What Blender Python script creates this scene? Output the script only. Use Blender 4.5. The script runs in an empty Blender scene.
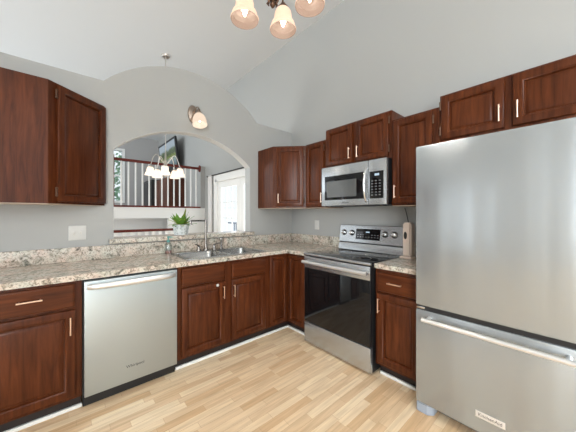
import bpy, bmesh, math, random
from mathutils import Vector, Matrix
random.seed(7)
R = math.radians
scn = bpy.context.scene
COL = scn.collection

# ------------------------------------------------------------------ camera
YAW = 48.73
cam_d = bpy.data.cameras.new('camera'); cam = bpy.data.objects.new('camera', cam_d); COL.objects.link(cam)
cam.location = (-1.9045, -2.1812, 1.3115)
cam.rotation_euler = (R(90), 0, R(YAW - 90))
cam_d.sensor_width = 36.0; cam_d.lens = 257.87 / 576 * 36.0
cam_d.shift_y = -1.7 / 576
cam_d.clip_start = 0.02
scn.camera = cam

# ------------------------------------------------------------------ world, lights, exposure
w = bpy.data.worlds.new('world'); scn.world = w; w.use_nodes = True
bg = w.node_tree.nodes['Background']
bg.inputs['Color'].default_value = (0.86, 0.93, 1.0, 1); bg.inputs['Strength'].default_value = 0.7
scn.view_settings.view_transform = 'Standard'; scn.view_settings.look = 'None'
scn.view_settings.gamma = 1.0; scn.view_settings.use_curve_mapping = False
scn.view_settings.exposure = 0.86

def area(name, loc, rot, sx, sy, power, col=(1, 1, 1)):
    l = bpy.data.lights.new(name, 'AREA'); l.shape = 'RECTANGLE'; l.size = sx; l.size_y = sy
    l.energy = power; l.color = col
    o = bpy.data.objects.new(name, l); o.location = loc; o.rotation_euler = rot; COL.objects.link(o)
    return o
# fill lamps at added, unseen windows: rear, side, dining side and loft
area('rear_fill_light', (-1.75, -7.08, 1.65), (R(90), 0, 0), 3.9, 2.3, 6, (.91, .965, 1))
area('high_fill_light', (-.55, -7.06, 3.36), (R(45), 0, 0), 2.0, .8, 35, (.91, .965, 1))  # high window added to light the floor from above
area('side_fill_light', (-4.68, -5.2, 1.45), (R(90), 0, R(-90)), 2.6, 2.3, 190, (.91, .965, 1))
area('side_high_fill_light', (-4.66, -5.2, 3.36), (R(48), 0, R(-90)), 2.6, .8, 50, (.91, .965, 1))  # added high side window, more light from above
area('narrow_band_light', (-4.68, -.57, 1.4), (R(90), 0, R(-90)), .3, 2.3, 4, (.91, .965, 1))  # added to put a bright band in the fridge reflection
area('slit_band_light', (-4.68, .07, 1.4), (R(90), 0, R(-90)), .14, 2.3, 2.5, (.91, .965, 1))  # thin added strip for another band in the fridge reflection
area('dining_fill_light', (-4.68, 2.2, 1.5), (R(90), 0, R(-90)), 2.2, 2.0, 15, (.91, .965, 1))  # fill at a window added on the unseen dining wall
area('loft_fill_light', (-4.68, 5.8, 2.7), (R(90), 0, R(-90)), 2.2, 1.6, 20, (.91, .965, 1))  # fill at an opening added in the unseen loft side wall
area('french_door_daylight', (1.0, 2.14, 1.1), (R(90), 0, R(90)), 1.8, 1.9, 12, (.95, .98, 1))
sun_l = bpy.data.lights.new('sun', 'SUN'); sun_l.energy = 3.5; sun_l.angle = R(3); sun_l.color = (1, .97, .92)
sun = bpy.data.objects.new('sun', sun_l); sun.rotation_euler = (R(-38), R(30), 0); COL.objects.link(sun)
area('narrow_band_light', (-4.68, -.57, 1.4), (R(90), 0, R(-90)), .3, 2.3, 4, (.91, .965, 1))  # narrow, slit, dining and loft fill lamps added once more
area('slit_band_light', (-4.68, .07, 1.4), (R(90), 0, R(-90)), .14, 2.3, 2.5, (.91, .965, 1))
area('dining_fill_light', (-4.68, 2.2, 1.5), (R(90), 0, R(-90)), 2.2, 2.0, 40, (.91, .965, 1))
area('loft_fill_light', (-4.68, 5.8, 2.7), (R(90), 0, R(-90)), 2.2, 1.6, 40, (.91, .965, 1))
area('french_door_daylight', (1.0, 2.14, 1.1), (R(90), 0, R(90)), 1.8, 1.9, 10, (.95, .98, 1))

# ------------------------------------------------------------------ materials
def newmat(name):
    m = bpy.data.materials.new(name); m.use_nodes = True
    nt = m.node_tree; b = nt.nodes['Principled BSDF']
    return m, nt, b
def simple(name, col, rough=.5, metal=0, spec=.5, emit=None, es=0, coat=0):
    m, nt, b = newmat(name)
    b.inputs['Base Color'].default_value = (*col, 1); b.inputs['Roughness'].default_value = rough
    b.inputs['Metallic'].default_value = metal; b.inputs['Specular IOR Level'].default_value = spec
    b.inputs['Coat Weight'].default_value = coat
    if emit:
        b.inputs['Emission Color'].default_value = (*emit, 1); b.inputs['Emission Strength'].default_value = es
    return m
def N(nt, t, **kw):
    n = nt.nodes.new(t)
    for k, v in kw.items():
        if k in n.inputs: n.inputs[k].default_value = v
        else: setattr(n, k, v)
    return n
def coords(nt, scale=(1, 1, 1), rot=(0, 0, 0), rnd=True):
    tc = N(nt, 'ShaderNodeTexCoord'); mp = N(nt, 'ShaderNodeMapping')
    mp.inputs['Scale'].default_value = scale; mp.inputs['Rotation'].default_value = rot
    nt.links.new(tc.outputs['Object'], mp.inputs['Vector'])
    if rnd:
        oi = N(nt, 'ShaderNodeObjectInfo'); mul = N(nt, 'ShaderNodeMath', operation='MULTIPLY'); mul.inputs[1].default_value = 13.7
        nt.links.new(oi.outputs['Random'], mul.inputs[0]); nt.links.new(mul.outputs[0], mp.inputs['Location'])
    return mp.outputs['Vector']
def ramp(nt, fac, stops):
    r = N(nt, 'ShaderNodeValToRGB'); e = r.color_ramp.elements
    while len(e) < len(stops): e.new(.5)
    for k, (p, c) in enumerate(stops): e[k].position = p; e[k].color = (*c, 1)
    nt.links.new(fac, r.inputs['Fac']); return r.outputs['Color']
def mix(nt, fac, a, b, mode='MIX'):
    m = N(nt, 'ShaderNodeMix', data_type='RGBA', blend_type=mode)
    for s, v in ((0, fac), (6, a), (7, b)):
        if isinstance(v, (float, int)): m.inputs[s].default_value = v
        elif isinstance(v, tuple): m.inputs[s].default_value = (*v, 1)
        else: nt.links.new(v, m.inputs[s])
    return m.outputs[2]
def bump(nt, b, h, strength=.1, dist=.01):
    bp = N(nt, 'ShaderNodeBump'); bp.inputs['Strength'].default_value = strength; bp.inputs['Distance'].default_value = dist
    nt.links.new(h, bp.inputs['Height']); nt.links.new(bp.outputs[0], b.inputs['Normal'])

def wood(name, scale, dark, light, rough=.3, coat=.0):
    m, nt, b = newmat(name)
    v = coords(nt, scale)
    n1 = N(nt, 'ShaderNodeTexNoise'); n1.inputs['Scale'].default_value = 1.0; n1.inputs['Detail'].default_value = 6; n1.inputs['Roughness'].default_value = .62; n1.inputs['Distortion'].default_value = .6
    nt.links.new(v, n1.inputs['Vector'])
    c = ramp(nt, n1.outputs['Fac'], [(.3, dark), (.72, light)])
    v2 = coords(nt, (2.3, 2.3, 1.4))
    n2 = N(nt, 'ShaderNodeTexNoise'); n2.inputs['Scale'].default_value = 1.6; n2.inputs['Detail'].default_value = 2
    nt.links.new(v2, n2.inputs['Vector'])
    f = ramp(nt, n2.outputs['Fac'], [(.3, (.82, .8, .8)), (.7, (1.12, 1.1, 1.08))])
    c = mix(nt, 1.0, c, f, 'MULTIPLY')
    nt.links.new(c, b.inputs['Base Color']); b.inputs['Roughness'].default_value = rough
    b.inputs['Coat Weight'].default_value = coat; b.inputs['Coat Roughness'].default_value = .22; b.inputs['Specular IOR Level'].default_value = .2
    bump(nt, b, n1.outputs['Fac'], .06, .004)
    return m
CH_D = (.040, .0085, .0026); CH_L = (.122, .034, .0105)
WOOD = wood('cherry_wood', (34, 34, 2.6), CH_D, CH_L)
WOODX = wood('cherry_wood_drawer', (2.6, 2.6, 34), CH_D, CH_L)
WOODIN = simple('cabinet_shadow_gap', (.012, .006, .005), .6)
RAILWOOD = wood('red_rail_wood', (3, 30, 30), (.10, .020, .014), (.16, .036, .026), .35)
BROWN = wood('brown_console_wood', (20, 20, 2), (.07, .026, .015), (.12, .045, .027), .45)
PALEEDGE = simple('pale_cabinet_underside', (.52, .42, .33), .6)

def paint(name, col, rough=.55, tex=70, st=.05):
    m, nt, b = newmat(name)
    v = coords(nt, (1, 1, 1), rnd=False)
    n = N(nt, 'ShaderNodeTexNoise'); n.inputs['Scale'].default_value = tex; n.inputs['Detail'].default_value = 3
    nt.links.new(v, n.inputs['Vector'])
    b.inputs['Base Color'].default_value = (*col, 1); b.inputs['Roughness'].default_value = rough
    bump(nt, b, n.outputs['Fac'], st, .004)
    return m
WALL = paint('grey_wall_paint', (.37, .373, .362))
CEIL = paint('ceiling_paint', (.63, .64, .645), .8, 55, .18)
WHITE = paint('white_trim_paint', (.82, .82, .80), .4, 40, .0)
UNSEEN = paint('bounce_white_paint', (.80, .80, .79))  # whiter than the grey walls, so unseen walls bounce more fill light
LOFTW = paint('loft_grey_paint', (.41, .40, .395))

# floor
m, nt, b = newmat('light_maple_floor'); FLOOR = m
v = coords(nt, (1, 1, 1), rnd=False)
br = N(nt, 'ShaderNodeTexBrick'); br.offset = .37; br.offset_frequency = 2; br.squash = .7; br.squash_frequency = 3
for k, val in (('Scale', 1.0), ('Mortar Size', .0009), ('Mortar Smooth', .2), ('Bias', 0.0), ('Brick Width', .42), ('Row Height', .058)): br.inputs[k].default_value = val
br.inputs['Color1'].default_value = (.72, .49, .285, 1); br.inputs['Color2'].default_value = (.93, .76, .54, 1); br.inputs['Mortar'].default_value = (.58, .38, .21, 1)
nt.links.new(v, br.inputs['Vector'])
vg = coords(nt, (2.2, 30, 1), rnd=False)
ng = N(nt, 'ShaderNodeTexNoise'); ng.inputs['Scale'].default_value = 1.5; ng.inputs['Detail'].default_value = 6; ng.inputs['Distortion'].default_value = .5
nt.links.new(vg, ng.inputs['Vector'])
g = ramp(nt, ng.outputs['Fac'], [(.3, (.84, .80, .75)), (.7, (1.1, 1.1, 1.1))])
c = mix(nt, 1.0, br.outputs['Color'], g, 'MULTIPLY')
nt.links.new(c, b.inputs['Base Color']); b.inputs['Roughness'].default_value = .32
# granite
m, nt, b = newmat('cream_granite'); GRAN = m
v = coords(nt, (1, 1, 1), rnd=False)
n1 = N(nt, 'ShaderNodeTexNoise'); n1.inputs['Scale'].default_value = 19; n1.inputs['Detail'].default_value = 5; n1.inputs['Roughness'].default_value = .65; n1.inputs['Distortion'].default_value = 1.2
n2 = N(nt, 'ShaderNodeTexNoise'); n2.inputs['Scale'].default_value = 75; n2.inputs['Detail'].default_value = 4; n2.inputs['Distortion'].default_value = .8
n3 = N(nt, 'ShaderNodeTexNoise'); n3.inputs['Scale'].default_value = 9; n3.inputs['Detail'].default_value = 3
for n in (n1, n2, n3): nt.links.new(v, n.inputs['Vector'])
c1 = ramp(nt, n1.outputs['Fac'], [(.33, (.16, .155, .135)), (.43, (.44, .40, .345)), (.55, (.66, .61, .55)), (.64, (.60, .52, .46)), (.72, (.40, .33, .28))])
c2 = ramp(nt, n2.outputs['Fac'], [(.36, (.34, .32, .30)), (.48, (1, 1, 1)), (.7, (1.06, 1.06, 1.04))])
c3 = ramp(nt, n3.outputs['Fac'], [(.35, (1.0, .90, .85)), (.65, (.92, .97, .94))])
c = mix(nt, 1.0, mix(nt, .85, c1, c2, 'MULTIPLY'), c3, 'MULTIPLY')
nt.links.new(c, b.inputs['Base Color']); b.inputs['Roughness'].default_value = .22; b.inputs['Specular IOR Level'].default_value = .45

def steel(name, col, rough, vert=True, wav=.0, met=1.0):
    m, nt, b = newmat(name)
    v = coords(nt, (4, 4, 420) if not vert else (260, 260, 3))
    n = N(nt, 'ShaderNodeTexNoise'); n.inputs['Scale'].default_value = 1.0; n.inputs['Detail'].default_value = 3
    nt.links.new(v, n.inputs['Vector'])
    mr = N(nt, 'ShaderNodeMapRange'); mr.inputs['To Min'].default_value = rough * .98; mr.inputs['To Max'].default_value = rough * 1.03
    nt.links.new(n.outputs['Fac'], mr.inputs['Value']); nt.links.new(mr.outputs[0], b.inputs['Roughness'])
    b.inputs['Base Color'].default_value = (*col, 1); b.inputs['Metallic'].default_value = met
    if wav:
        v2 = coords(nt, (4.5, 4.5, .25))
        n2 = N(nt, 'ShaderNodeTexNoise'); n2.inputs['Scale'].default_value = 1.0; n2.inputs['Detail'].default_value = 1.5
        nt.links.new(v2, n2.inputs['Vector']); bump(nt, b, n2.outputs['Fac'], wav, .05)
    return m
STEEL = steel('brushed_stainless', (.49, .515, .535), .27, False, 0, .85)
STEELF = steel('fridge_stainless', (.40, .432, .452), .25, False, .3, .7)
STEELD = steel('dishwasher_stainless', (.42, .462, .468), .36, False, 0, .75)
SATIN = simple('satin_steel', (.80, .80, .80), .32, .8)
CHROME = simple('polished_steel', (.72, .72, .72), .12, 1)
NICKEL = simple('brushed_nickel', (.62, .58, .53), .28, 1)
PULL = simple('warm_nickel_pull', (.85, .64, .50), .28, 1)
FAUC = simple('faucet_nickel', (.27, .25, .235), .25, 1)
BRONZE = simple('antique_bronze', (.13, .075, .05), .35, .9)
SCONCE = simple('sconce_bronze_nickel', (.36, .29, .24), .3, 1)
SINK = steel('sink_steel', (.42, .43, .43), .27, False)
BLACK = simple('black_plastic', (.012, .012, .013), .4)
BGLASS = simple('black_glass', (.006, .006, .007), .05, 0, .42)
MWIN = simple('microwave_screen_glass', (.10, .105, .105), .18, 0, .7)
GREYP = simple('grey_plastic', (.30, .34, .40), .45)
WPLASTIC = simple('white_plastic', (.56, .555, .53), .35)
BEIGE = simple('beige_enamel', (.74, .62, .54), .35)
DISPLAY = simple('blue_display', (.02, .02, .02), .2, 0, .5, (.65, .85, 1), .45)
MARK = simple('panel_mark', (.16, .16, .165), .5)
INK = simple('badge_ink', (.05, .05, .055), .4)
LEAF = simple('fern_leaf', (.14, .30, .04), .5)
LEAF2 = simple('fern_leaf_yellow', (.36, .42, .06), .5)
SOIL = simple('soil', (.03, .02, .015), .9)
CURT = simple('white_curtain', (.80, .79, .78), .8)
RODM = simple('dark_rod_metal', (.04, .038, .036), .4, .8)
DECKM = simple('grey_deck', (.65, .66, .68), .8)
DRAIL = simple('deck_rail_paint', (.16, .20, .26), .6)
# ceramic pot with mottled glaze
m, nt, b = newmat('mottled_pot'); POT = m
v = coords(nt); n = N(nt, 'ShaderNodeTexVoronoi'); n.inputs['Scale'].default_value = 40
nt.links.new(v, n.inputs['Vector'])
nt.links.new(ramp(nt, n.outputs['Distance'], [(.2, (.34, .38, .38)), (.6, (.62, .66, .66))]), b.inputs['Base Color'])
b.inputs['Roughness'].default_value = .3
# clear glass (pane) and clear plastic
def clear(name, tint, fac):
    m = bpy.data.materials.new(name); m.use_nodes = True; nt = m.node_tree; nt.nodes.clear()
    out = N(nt, 'ShaderNodeOutputMaterial'); t = N(nt, 'ShaderNodeBsdfTransparent'); t.inputs['Color'].default_value = (*tint, 1)
    g = N(nt, 'ShaderNodeBsdfGlossy'); g.inputs['Roughness'].default_value = .03
    mx = N(nt, 'ShaderNodeMixShader'); mx.inputs[0].default_value = fac
    nt.links.new(t.outputs[0], mx.inputs[1]); nt.links.new(g.outputs[0], mx.inputs[2]); nt.links.new(mx.outputs[0], out.inputs['Surface'])
    return m
GLASS = clear('window_glass', (.97, .98, .98), .06)
CLEARP = clear('clear_bottle_plastic', (.80, .84, .83), .16)
TEAL = simple('teal_pump', (.10, .30, .28), .35)
# lit frosted lamp glass
def lampglass(name, em, es, al=1.0):
    m = bpy.data.materials.new(name); m.use_nodes = True; nt = m.node_tree; nt.nodes.clear()
    out = N(nt, 'ShaderNodeOutputMaterial'); d = N(nt, 'ShaderNodeBsdfDiffuse'); d.inputs['Color'].default_value = (.75 * al, .62 * al, .54 * al, 1)
    t = N(nt, 'ShaderNodeBsdfTranslucent'); t.inputs['Color'].default_value = (.9 * al, .68 * al, .52 * al, 1)
    mx = N(nt, 'ShaderNodeMixShader'); mx.inputs[0].default_value = .5
    e = N(nt, 'ShaderNodeEmission'); e.inputs['Color'].default_value = (*em, 1); e.inputs['Strength'].default_value = es
    a = N(nt, 'ShaderNodeAddShader')
    nt.links.new(d.outputs[0], mx.inputs[1]); nt.links.new(t.outputs[0], mx.inputs[2]); nt.links.new(mx.outputs[0], a.inputs[0]); nt.links.new(e.outputs[0], a.inputs[1]); nt.links.new(a.outputs[0], out.inputs['Surface'])
    return m
SHADE = lampglass('frosted_shade', (1, .71, .53), .42, .8); SHADE_IN = lampglass('frosted_shade_inside', (1, .66, .48), .24, .045)
SHADEW = lampglass('frosted_shade_warm', (1, .82, .66), .62, .5); SHADEW_IN = lampglass('frosted_shade_warm_inside', (1, .85, .7), .8, .02)
SCSHADE = lampglass('frosted_sconce_shade', (1, .80, .62), .52, .05)
BULB = simple('lit_bulb', (1, .9, .75), .4, 0, .5, (1, .86, .66), 9)
# tv picture: a lake scene in plain bands
m, nt, b = newmat('television_picture'); TVP = m
tc = N(nt, 'ShaderNodeTexCoord'); sx = N(nt, 'ShaderNodeSeparateXYZ'); nt.links.new(tc.outputs['Generated'], sx.inputs[0])
nz = N(nt, 'ShaderNodeTexNoise'); nz.inputs['Scale'].default_value = 6; nt.links.new(tc.outputs['Generated'], nz.inputs['Vector'])
ad = N(nt, 'ShaderNodeMath', operation='MULTIPLY_ADD'); ad.inputs[1].default_value = .22; nt.links.new(nz.outputs['Fac'], ad.inputs[0]); nt.links.new(sx.outputs['Z'], ad.inputs[2])
pc = ramp(nt, ad.outputs[0], [(.1, (.05, .10, .12)), (.38, (.22, .30, .32)), (.52, (.20, .26, .03)), (.62, (.03, .06, .02)), (.76, (.08, .12, .05)), (.86, (.36, .44, .50))])
b.inputs['Base Color'].default_value = (.01, .01, .01, 1); b.inputs['Roughness'].default_value = .15
nt.links.new(pc, b.inputs['Emission Color']); b.inputs['Emission Strength'].default_value = .45

# ------------------------------------------------------------------ mesh helpers (world coordinates)
def box(bm, x0, x1, y0, y1, z0, z1, bev=0, seg=2, M=None):
    t = bmesh.new(); bmesh.ops.create_cube(t, size=1)
    x0, x1 = min(x0, x1), max(x0, x1); y0, y1 = min(y0, y1), max(y0, y1); z0, z1 = min(z0, z1), max(z0, z1)
    for v in t.verts: v.co = Vector(((x0 + x1) / 2 + v.co.x * (x1 - x0), (y0 + y1) / 2 + v.co.y * (y1 - y0), (z0 + z1) / 2 + v.co.z * (z1 - z0)))
    if bev: bmesh.ops.bevel(t, geom=t.edges[:], offset=bev, segments=seg, affect='EDGES', profile=.6)
    merge(bm, t, M)
def merge(bm, t, M=None):
    if M is not None: bmesh.ops.transform(t, matrix=M, verts=t.verts)
    me = bpy.data.meshes.new('t'); t.to_mesh(me); t.free(); bm.from_mesh(me); bpy.data.meshes.remove(me)
def prism(bm, pts, z0, z1, bev=0):
    t = bmesh.new(); f = t.faces.new([t.verts.new((x, y, z0)) for x, y in pts])
    r = bmesh.ops.extrude_face_region(t, geom=[f])
    for v in r['geom']:
        if isinstance(v, bmesh.types.BMVert): v.co.z = z1
    bmesh.ops.recalc_face_normals(t, faces=t.faces)
    if bev: bmesh.ops.bevel(t, geom=t.edges[:], offset=bev, segments=2, affect='EDGES')
    merge(bm, t)
def tube(bm, pts, r, seg=10, cap=True):
    pts = [Vector(p) for p in pts]; rs = r if isinstance(r, (list, tuple)) else [r] * len(pts)
    rings = []; up = None
    for k, p in enumerate(pts):
        d = (pts[min(k + 1, len(pts) - 1)] - pts[max(k - 1, 0)]).normalized()
        if up is None:
            up = Vector((0, 0, 1)) if abs(d.z) < .9 else Vector((1, 0, 0))
        a = d.cross(up).normalized(); up = a.cross(d).normalized()
        rings.append([bm.verts.new(p + (a * math.cos(2 * math.pi * i / seg) + up * math.sin(2 * math.pi * i / seg)) * rs[k]) for i in range(seg)])
    for k in range(len(rings) - 1):
        for i in range(seg):
            bm.faces.new((rings[k][i], rings[k][(i + 1) % seg], rings[k + 1][(i + 1) % seg], rings[k + 1][i]))
    if cap: bm.faces.new(rings[0][::-1]); bm.faces.new(rings[-1])
def lathe(bm, prof, c, M=None, seg=24):
    t = bmesh.new(); rings = []
    for r, z in prof:
        rings.append([t.verts.new((r * math.cos(2 * math.pi * i / seg), r * math.sin(2 * math.pi * i / seg), z)) for i in range(seg)] if r > 1e-5 else [t.verts.new((0, 0, z))])
    for a, b in zip(rings, rings[1:]):
        for i in range(seg):
            q = [a[i % len(a)], a[(i + 1) % len(a)], b[(i + 1) % len(b)], b[i % len(b)]]
            u = []
            for v in q:
                if v not in u: u.append(v)
            if len(u) >= 3:
                try: t.faces.new(u)
                except ValueError: pass
    bmesh.ops.recalc_face_normals(t, faces=t.faces)
    merge(bm, t, Matrix.Translation(c) @ (M if M is not None else Matrix.Identity(4)))
def arc(fn, n): return [fn(i / n) for i in range(n + 1)]
AX_NX = Matrix.Rotation(R(-90), 4, 'Y')      # local +z -> world -x
AX_NY = Matrix.Rotation(R(90), 4, 'X')       # local +z -> world -y

def finish(bm, name, mat, O=(0, 0, 0), recalc=False):
    bmesh.ops.translate(bm, verts=bm.verts, vec=-Vector(O))
    if recalc: bmesh.ops.recalc_face_normals(bm, faces=bm.faces)
    me = bpy.data.meshes.new(name); bm.to_mesh(me); bm.free()
    for mt in (mat if isinstance(mat, (list, tuple)) else [mat]): me.materials.append(mt)
    me.polygons.foreach_set('use_smooth', [True] * len(me.polygons)); me.set_sharp_from_angle(angle=R(38))
    o = bpy.data.objects.new(name, me); COL.objects.link(o); return o
def root_loc(o):
    while o.parent: o = o.parent
    return o.location
def part(name, bm, mat, parent, label=None):
    o = finish(bm, name, mat, root_loc(parent)); o.parent = parent
    if label: o['label'] = label
    return o
def thing(name, label, cat, loc, group=None):
    o = bpy.data.objects.new(name, None); o.empty_display_size = .1; o.location = loc; COL.objects.link(o)
    o['label'] = label; o['category'] = cat
    if group: o['group'] = group
    return o
def single(name, bm, mat, label, cat, loc, group=None):
    o = finish(bm, name, mat, loc); o.location = loc; o['label'] = label; o['category'] = cat
    if group: o['group'] = group
    return o
def struct(name, bm, mat, parent=None):
    o = finish(bm, name, mat)
    if parent: o.parent = parent
    else: o['kind'] = 'structure'
    return o
def B(): return bmesh.new()
def boxes(*bs, bev=0):
    bm = B()
    for b_ in bs: box(bm, *b_, bev=bev)
    return bm
def text(s, size, M, mat, parent, name='lettering', depth=.0006, label=None):
    cu = bpy.data.curves.new('t', 'FONT'); cu.body = s; cu.size = size; cu.extrude = depth; cu.align_x = 'CENTER'; cu.align_y = 'CENTER'
    o = bpy.data.objects.new('t', cu); COL.objects.link(o)
    dg = bpy.context.evaluated_depsgraph_get(); me = bpy.data.meshes.new_from_object(o.evaluated_get(dg))
    bm = B(); bm.from_mesh(me); bmesh.ops.transform(bm, matrix=M, verts=bm.verts)
    bpy.data.objects.remove(o); bpy.data.meshes.remove(me); bpy.data.curves.remove(cu)
    return part(name, bm, mat, parent, label)

# frames: a = along (to the viewer's right), n = outwards, origin at left bottom
class Frame:
    def __init__(s, o, a, n): s.o = Vector(o); s.a = Vector(a).normalized(); s.n = Vector(n).normalized()
    def M(s):
        z = Vector((0, 0, 1)); m = Matrix.Identity(4)
        for i in range(3): m[i][0] = s.a[i]; m[i][1] = s.n[i]; m[i][2] = z[i]; m[i][3] = s.o[i]
        return m
FA = lambda y=0: Frame((0, y, 0), (1, 0, 0), (0, -1, 0))          # sink side: a = x
FB = lambda x=0: Frame((x, 0, 0), (0, -1, 0), (-1, 0, 0))         # cooker side: a = -y
def panel_bm(fr, a0, a1, z0, z1, t=.021, w=.058, flat=False, n0=0.003):
    bm = B(); rings = []
    wz = min(w, (z1 - z0) * .3)
    if flat:  prof = [(0, 0), (0, t - .008), (.003, t - .004), (.010, t - .003), (.013, t), (.02, t)]
    else:     prof = [(0, 0), (0, t - .006), (.002, t - .002), (.006, t), (w - .014, t), (w - .010, t - .005), (w - .006, t - .006), (w - .002, t - .019), (w + .004, t - .019), (w + .010, t - .014), (w + .026, t - .010)]
    for ins, n in prof:
        k = wz / w if (ins > .01) else 1
        rings.append([bm.verts.new((x, n + n0, z)) for x, z in ((a0 + ins, z0 + ins * k), (a1 - ins, z0 + ins * k), (a1 - ins, z1 - ins * k), (a0 + ins, z1 - ins * k))])
    bm.faces.new(rings[0][::-1])
    for p, q in zip(rings, rings[1:]):
        for i in range(4): bm.faces.new((p[i], p[(i + 1) % 4], q[(i + 1) % 4], q[i]))
    bm.faces.new(rings[-1])
    bmesh.ops.transform(bm, matrix=fr.M(), verts=bm.verts)
    bmesh.ops.recalc_face_normals(bm, faces=bm.faces)
    return bm
def pull_bm(fr, a, z, L=.10, vert=True, n0=.02, r=.0048, off=.028):
    bm = B(); M = fr.M()
    P = lambda s, n: M @ (Vector((a, n, z + s)) if vert else Vector((a + s, n, z)))
    tube(bm, [P(-L / 2 - .006, n0 + off), P(L / 2 + .006, n0 + off)], r, 10)
    for s in (-L / 2 + .004, L / 2 - .004): tube(bm, [P(s, n0 - .001), P(s, n0 + off)], r * .9, 8)
    return bm
def hinge_bm(fr, a, z, n0=.0):
    bm = B(); M = fr.M()
    tube(bm, [M @ Vector((a, n0 + .016, z - .028)), M @ Vector((a, n0 + .016, z + .028))], .0062, 8)
    for s in (-.026, .026): tube(bm, [M @ Vector((a, n0 + .016, z + s - .006)), M @ Vector((a, n0 + .016, z + s + .006))], .0078, 8)
    return bm
def door(parent, fr, a0, a1, z0, z1, pull=None, hinge=None, w=.058, pl=.10):
    d = part('door', panel_bm(fr, a0, a1, z0, z1, w=w), WOOD, parent)
    if pull: part('handle', pull_bm(fr, pull[0], pull[1], pl), PULL, d, 'warm nickel bar handle')
    if hinge is not None:
        for zz in (z0 + .07, z1 - .07): part('hinge', hinge_bm(fr, hinge, zz), BRONZE, d, 'dark metal hinge')
    return d
def drawer(parent, fr, a0, a1, z0, z1, pull=None, name='drawer'):
    d = part(name, panel_bm(fr, a0, a1, z0, z1, flat=True), WOODX, parent)
    if pull: part('handle', pull_bm(fr, pull[0], pull[1], .10, False), PULL, d, 'warm nickel bar handle')
    return d

# ------------------------------------------------------------------ the setting
HC = 3.89; YA = .65; TA = .115; XB = .65
WX = -4.6; WY = -7.0; YL = 3.72; YE = 7.63
struct('floor', boxes((WX, XB + .12, WY, YL + .1, -.1, 0)), FLOOR)
struct('ceiling', boxes((WX - .12, XB + .12, WY - .12, YE + .12, HC, HC + .1)), CEIL)
DY0, DY1, DZ = 1.16, 3.12, 2.07
struct('wall_right', boxes((XB, XB + .12, WY, DY0, 0, HC), (XB, XB + .12, DY1, YE, 0, HC), (XB, XB + .12, DY0, DY1, DZ, HC)), WALL)
# the partition with the arched pass-through and the arched top
OX0, OX1 = -1.547, -.074
def arch(x, xc, zp, Rr): return zp - (Rr - math.sqrt(max(Rr * Rr - (x - xc) ** 2, 0)))
bm = B(); ocx = -.81; ocR = 1.08; tcx = -.792; tcR = 1.122
xs = sorted(set([WX, XB, OX0, OX1, -1.622, .038] + [round(-1.622 + i * (1.66 / 36), 4) for i in range(37)] + [round(OX0 + i * (OX1 - OX0) / 32, 4) for i in range(33)]))
def top(x): return max(2.51, arch(x, tcx, 2.877, tcR)) if -1.622 < x < .038 else 2.51
for xa, xb in zip(xs, xs[1:]):
    def q(za, zb, zc, zd):
        bm.faces.new([bm.verts.new(p) for p in ((xa, YA, za), (xb, YA, zb), (xb, YA, zc), (xa, YA, zd))])
    if xa >= OX0 - 1e-6 and xb <= OX1 + 1e-6:
        q(0, 0, 1.046, 1.046)
        q(arch(xa, ocx, 2.207, ocR), arch(xb, ocx, 2.207, ocR), top(xb), top(xa))
    else:
        q(0, 0, 1.046, 1.046); q(1.046, 1.046, top(xb), top(xa))
bmesh.ops.remove_doubles(bm, verts=bm.verts, dist=1e-4)
r = bmesh.ops.extrude_face_region(bm, geom=bm.faces[:])
bmesh.ops.translate(bm, verts=[g_ for g_ in r['geom'] if isinstance(g_, bmesh.types.BMVert)], vec=(0, TA, 0))
bmesh.ops.recalc_face_normals(bm, faces=bm.faces)
struct('wall_front', bm, WALL)
bm = B(); pr = None  # added lining strip, its paler colour stands in for daylight on the soffit
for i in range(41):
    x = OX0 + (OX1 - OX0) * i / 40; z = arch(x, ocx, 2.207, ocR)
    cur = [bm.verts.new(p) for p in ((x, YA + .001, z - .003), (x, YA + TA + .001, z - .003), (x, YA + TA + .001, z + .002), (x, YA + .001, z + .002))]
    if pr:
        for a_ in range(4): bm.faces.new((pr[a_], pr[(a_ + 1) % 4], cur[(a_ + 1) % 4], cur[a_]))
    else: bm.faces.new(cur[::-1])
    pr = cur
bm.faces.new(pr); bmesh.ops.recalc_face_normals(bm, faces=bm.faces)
struct('soffit_daylight_strip', bm, paint('arch_soffit_daylight', (.55, .55, .54)))
# walls behind and beside the camera, with window openings added for fill light
def wall_with_hole(axis, c0, c1, s0, s1, h0, h1, zz0, zz1, z0=0, z1=HC):
    f = (lambda a, b_, z0_, z1_: (a, b_, c0, c1, z0_, z1_)) if axis == 'y' else (lambda a, b_, z0_, z1_: (c0, c1, a, b_, z0_, z1_))
    return [f(s0, h0, z0, z1), f(h1, s1, z0, z1), f(h0, h1, z0, zz0), f(h0, h1, zz1, z1)]
struct('wall_rear', boxes(*wall_with_hole('y', WY - .12, WY, WX, XB, -3.7, .2, .5, 2.8, 0, 2.9), *wall_with_hole('y', WY - .12, WY, WX, XB, -1.6, .5, 2.95, 3.78, 2.9, HC)), UNSEEN)
L1 = wall_with_hole('x', WX - .12, WX, WY, -1.2, -6.5, -3.9, .3, 2.6, 0, 2.9) + wall_with_hole('x', WX - .12, WX, -1.2, -.2, -.72, -.42, .25, 2.55, 0, 2.9) + wall_with_hole('x', WX - .12, WX, -.2, .5, 0, .14, .25, 2.55, 0, 2.9) + wall_with_hole('x', WX - .12, WX, WY, .5, -6.5, -3.9, 2.95, 3.78, 2.9, HC)  # narrow openings added to streak the fridge reflection
L2 = wall_with_hole('x', WX - .12, WX, .5, YL + .4, 1.1, 3.3, .5, 2.5)
L3 = wall_with_hole('x', WX - .12, WX, YL + .4, YE, 4.7, 6.9, 1.9, 3.5)
struct('wall_left', boxes(*L1, *L2, *L3), UNSEEN)
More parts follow.
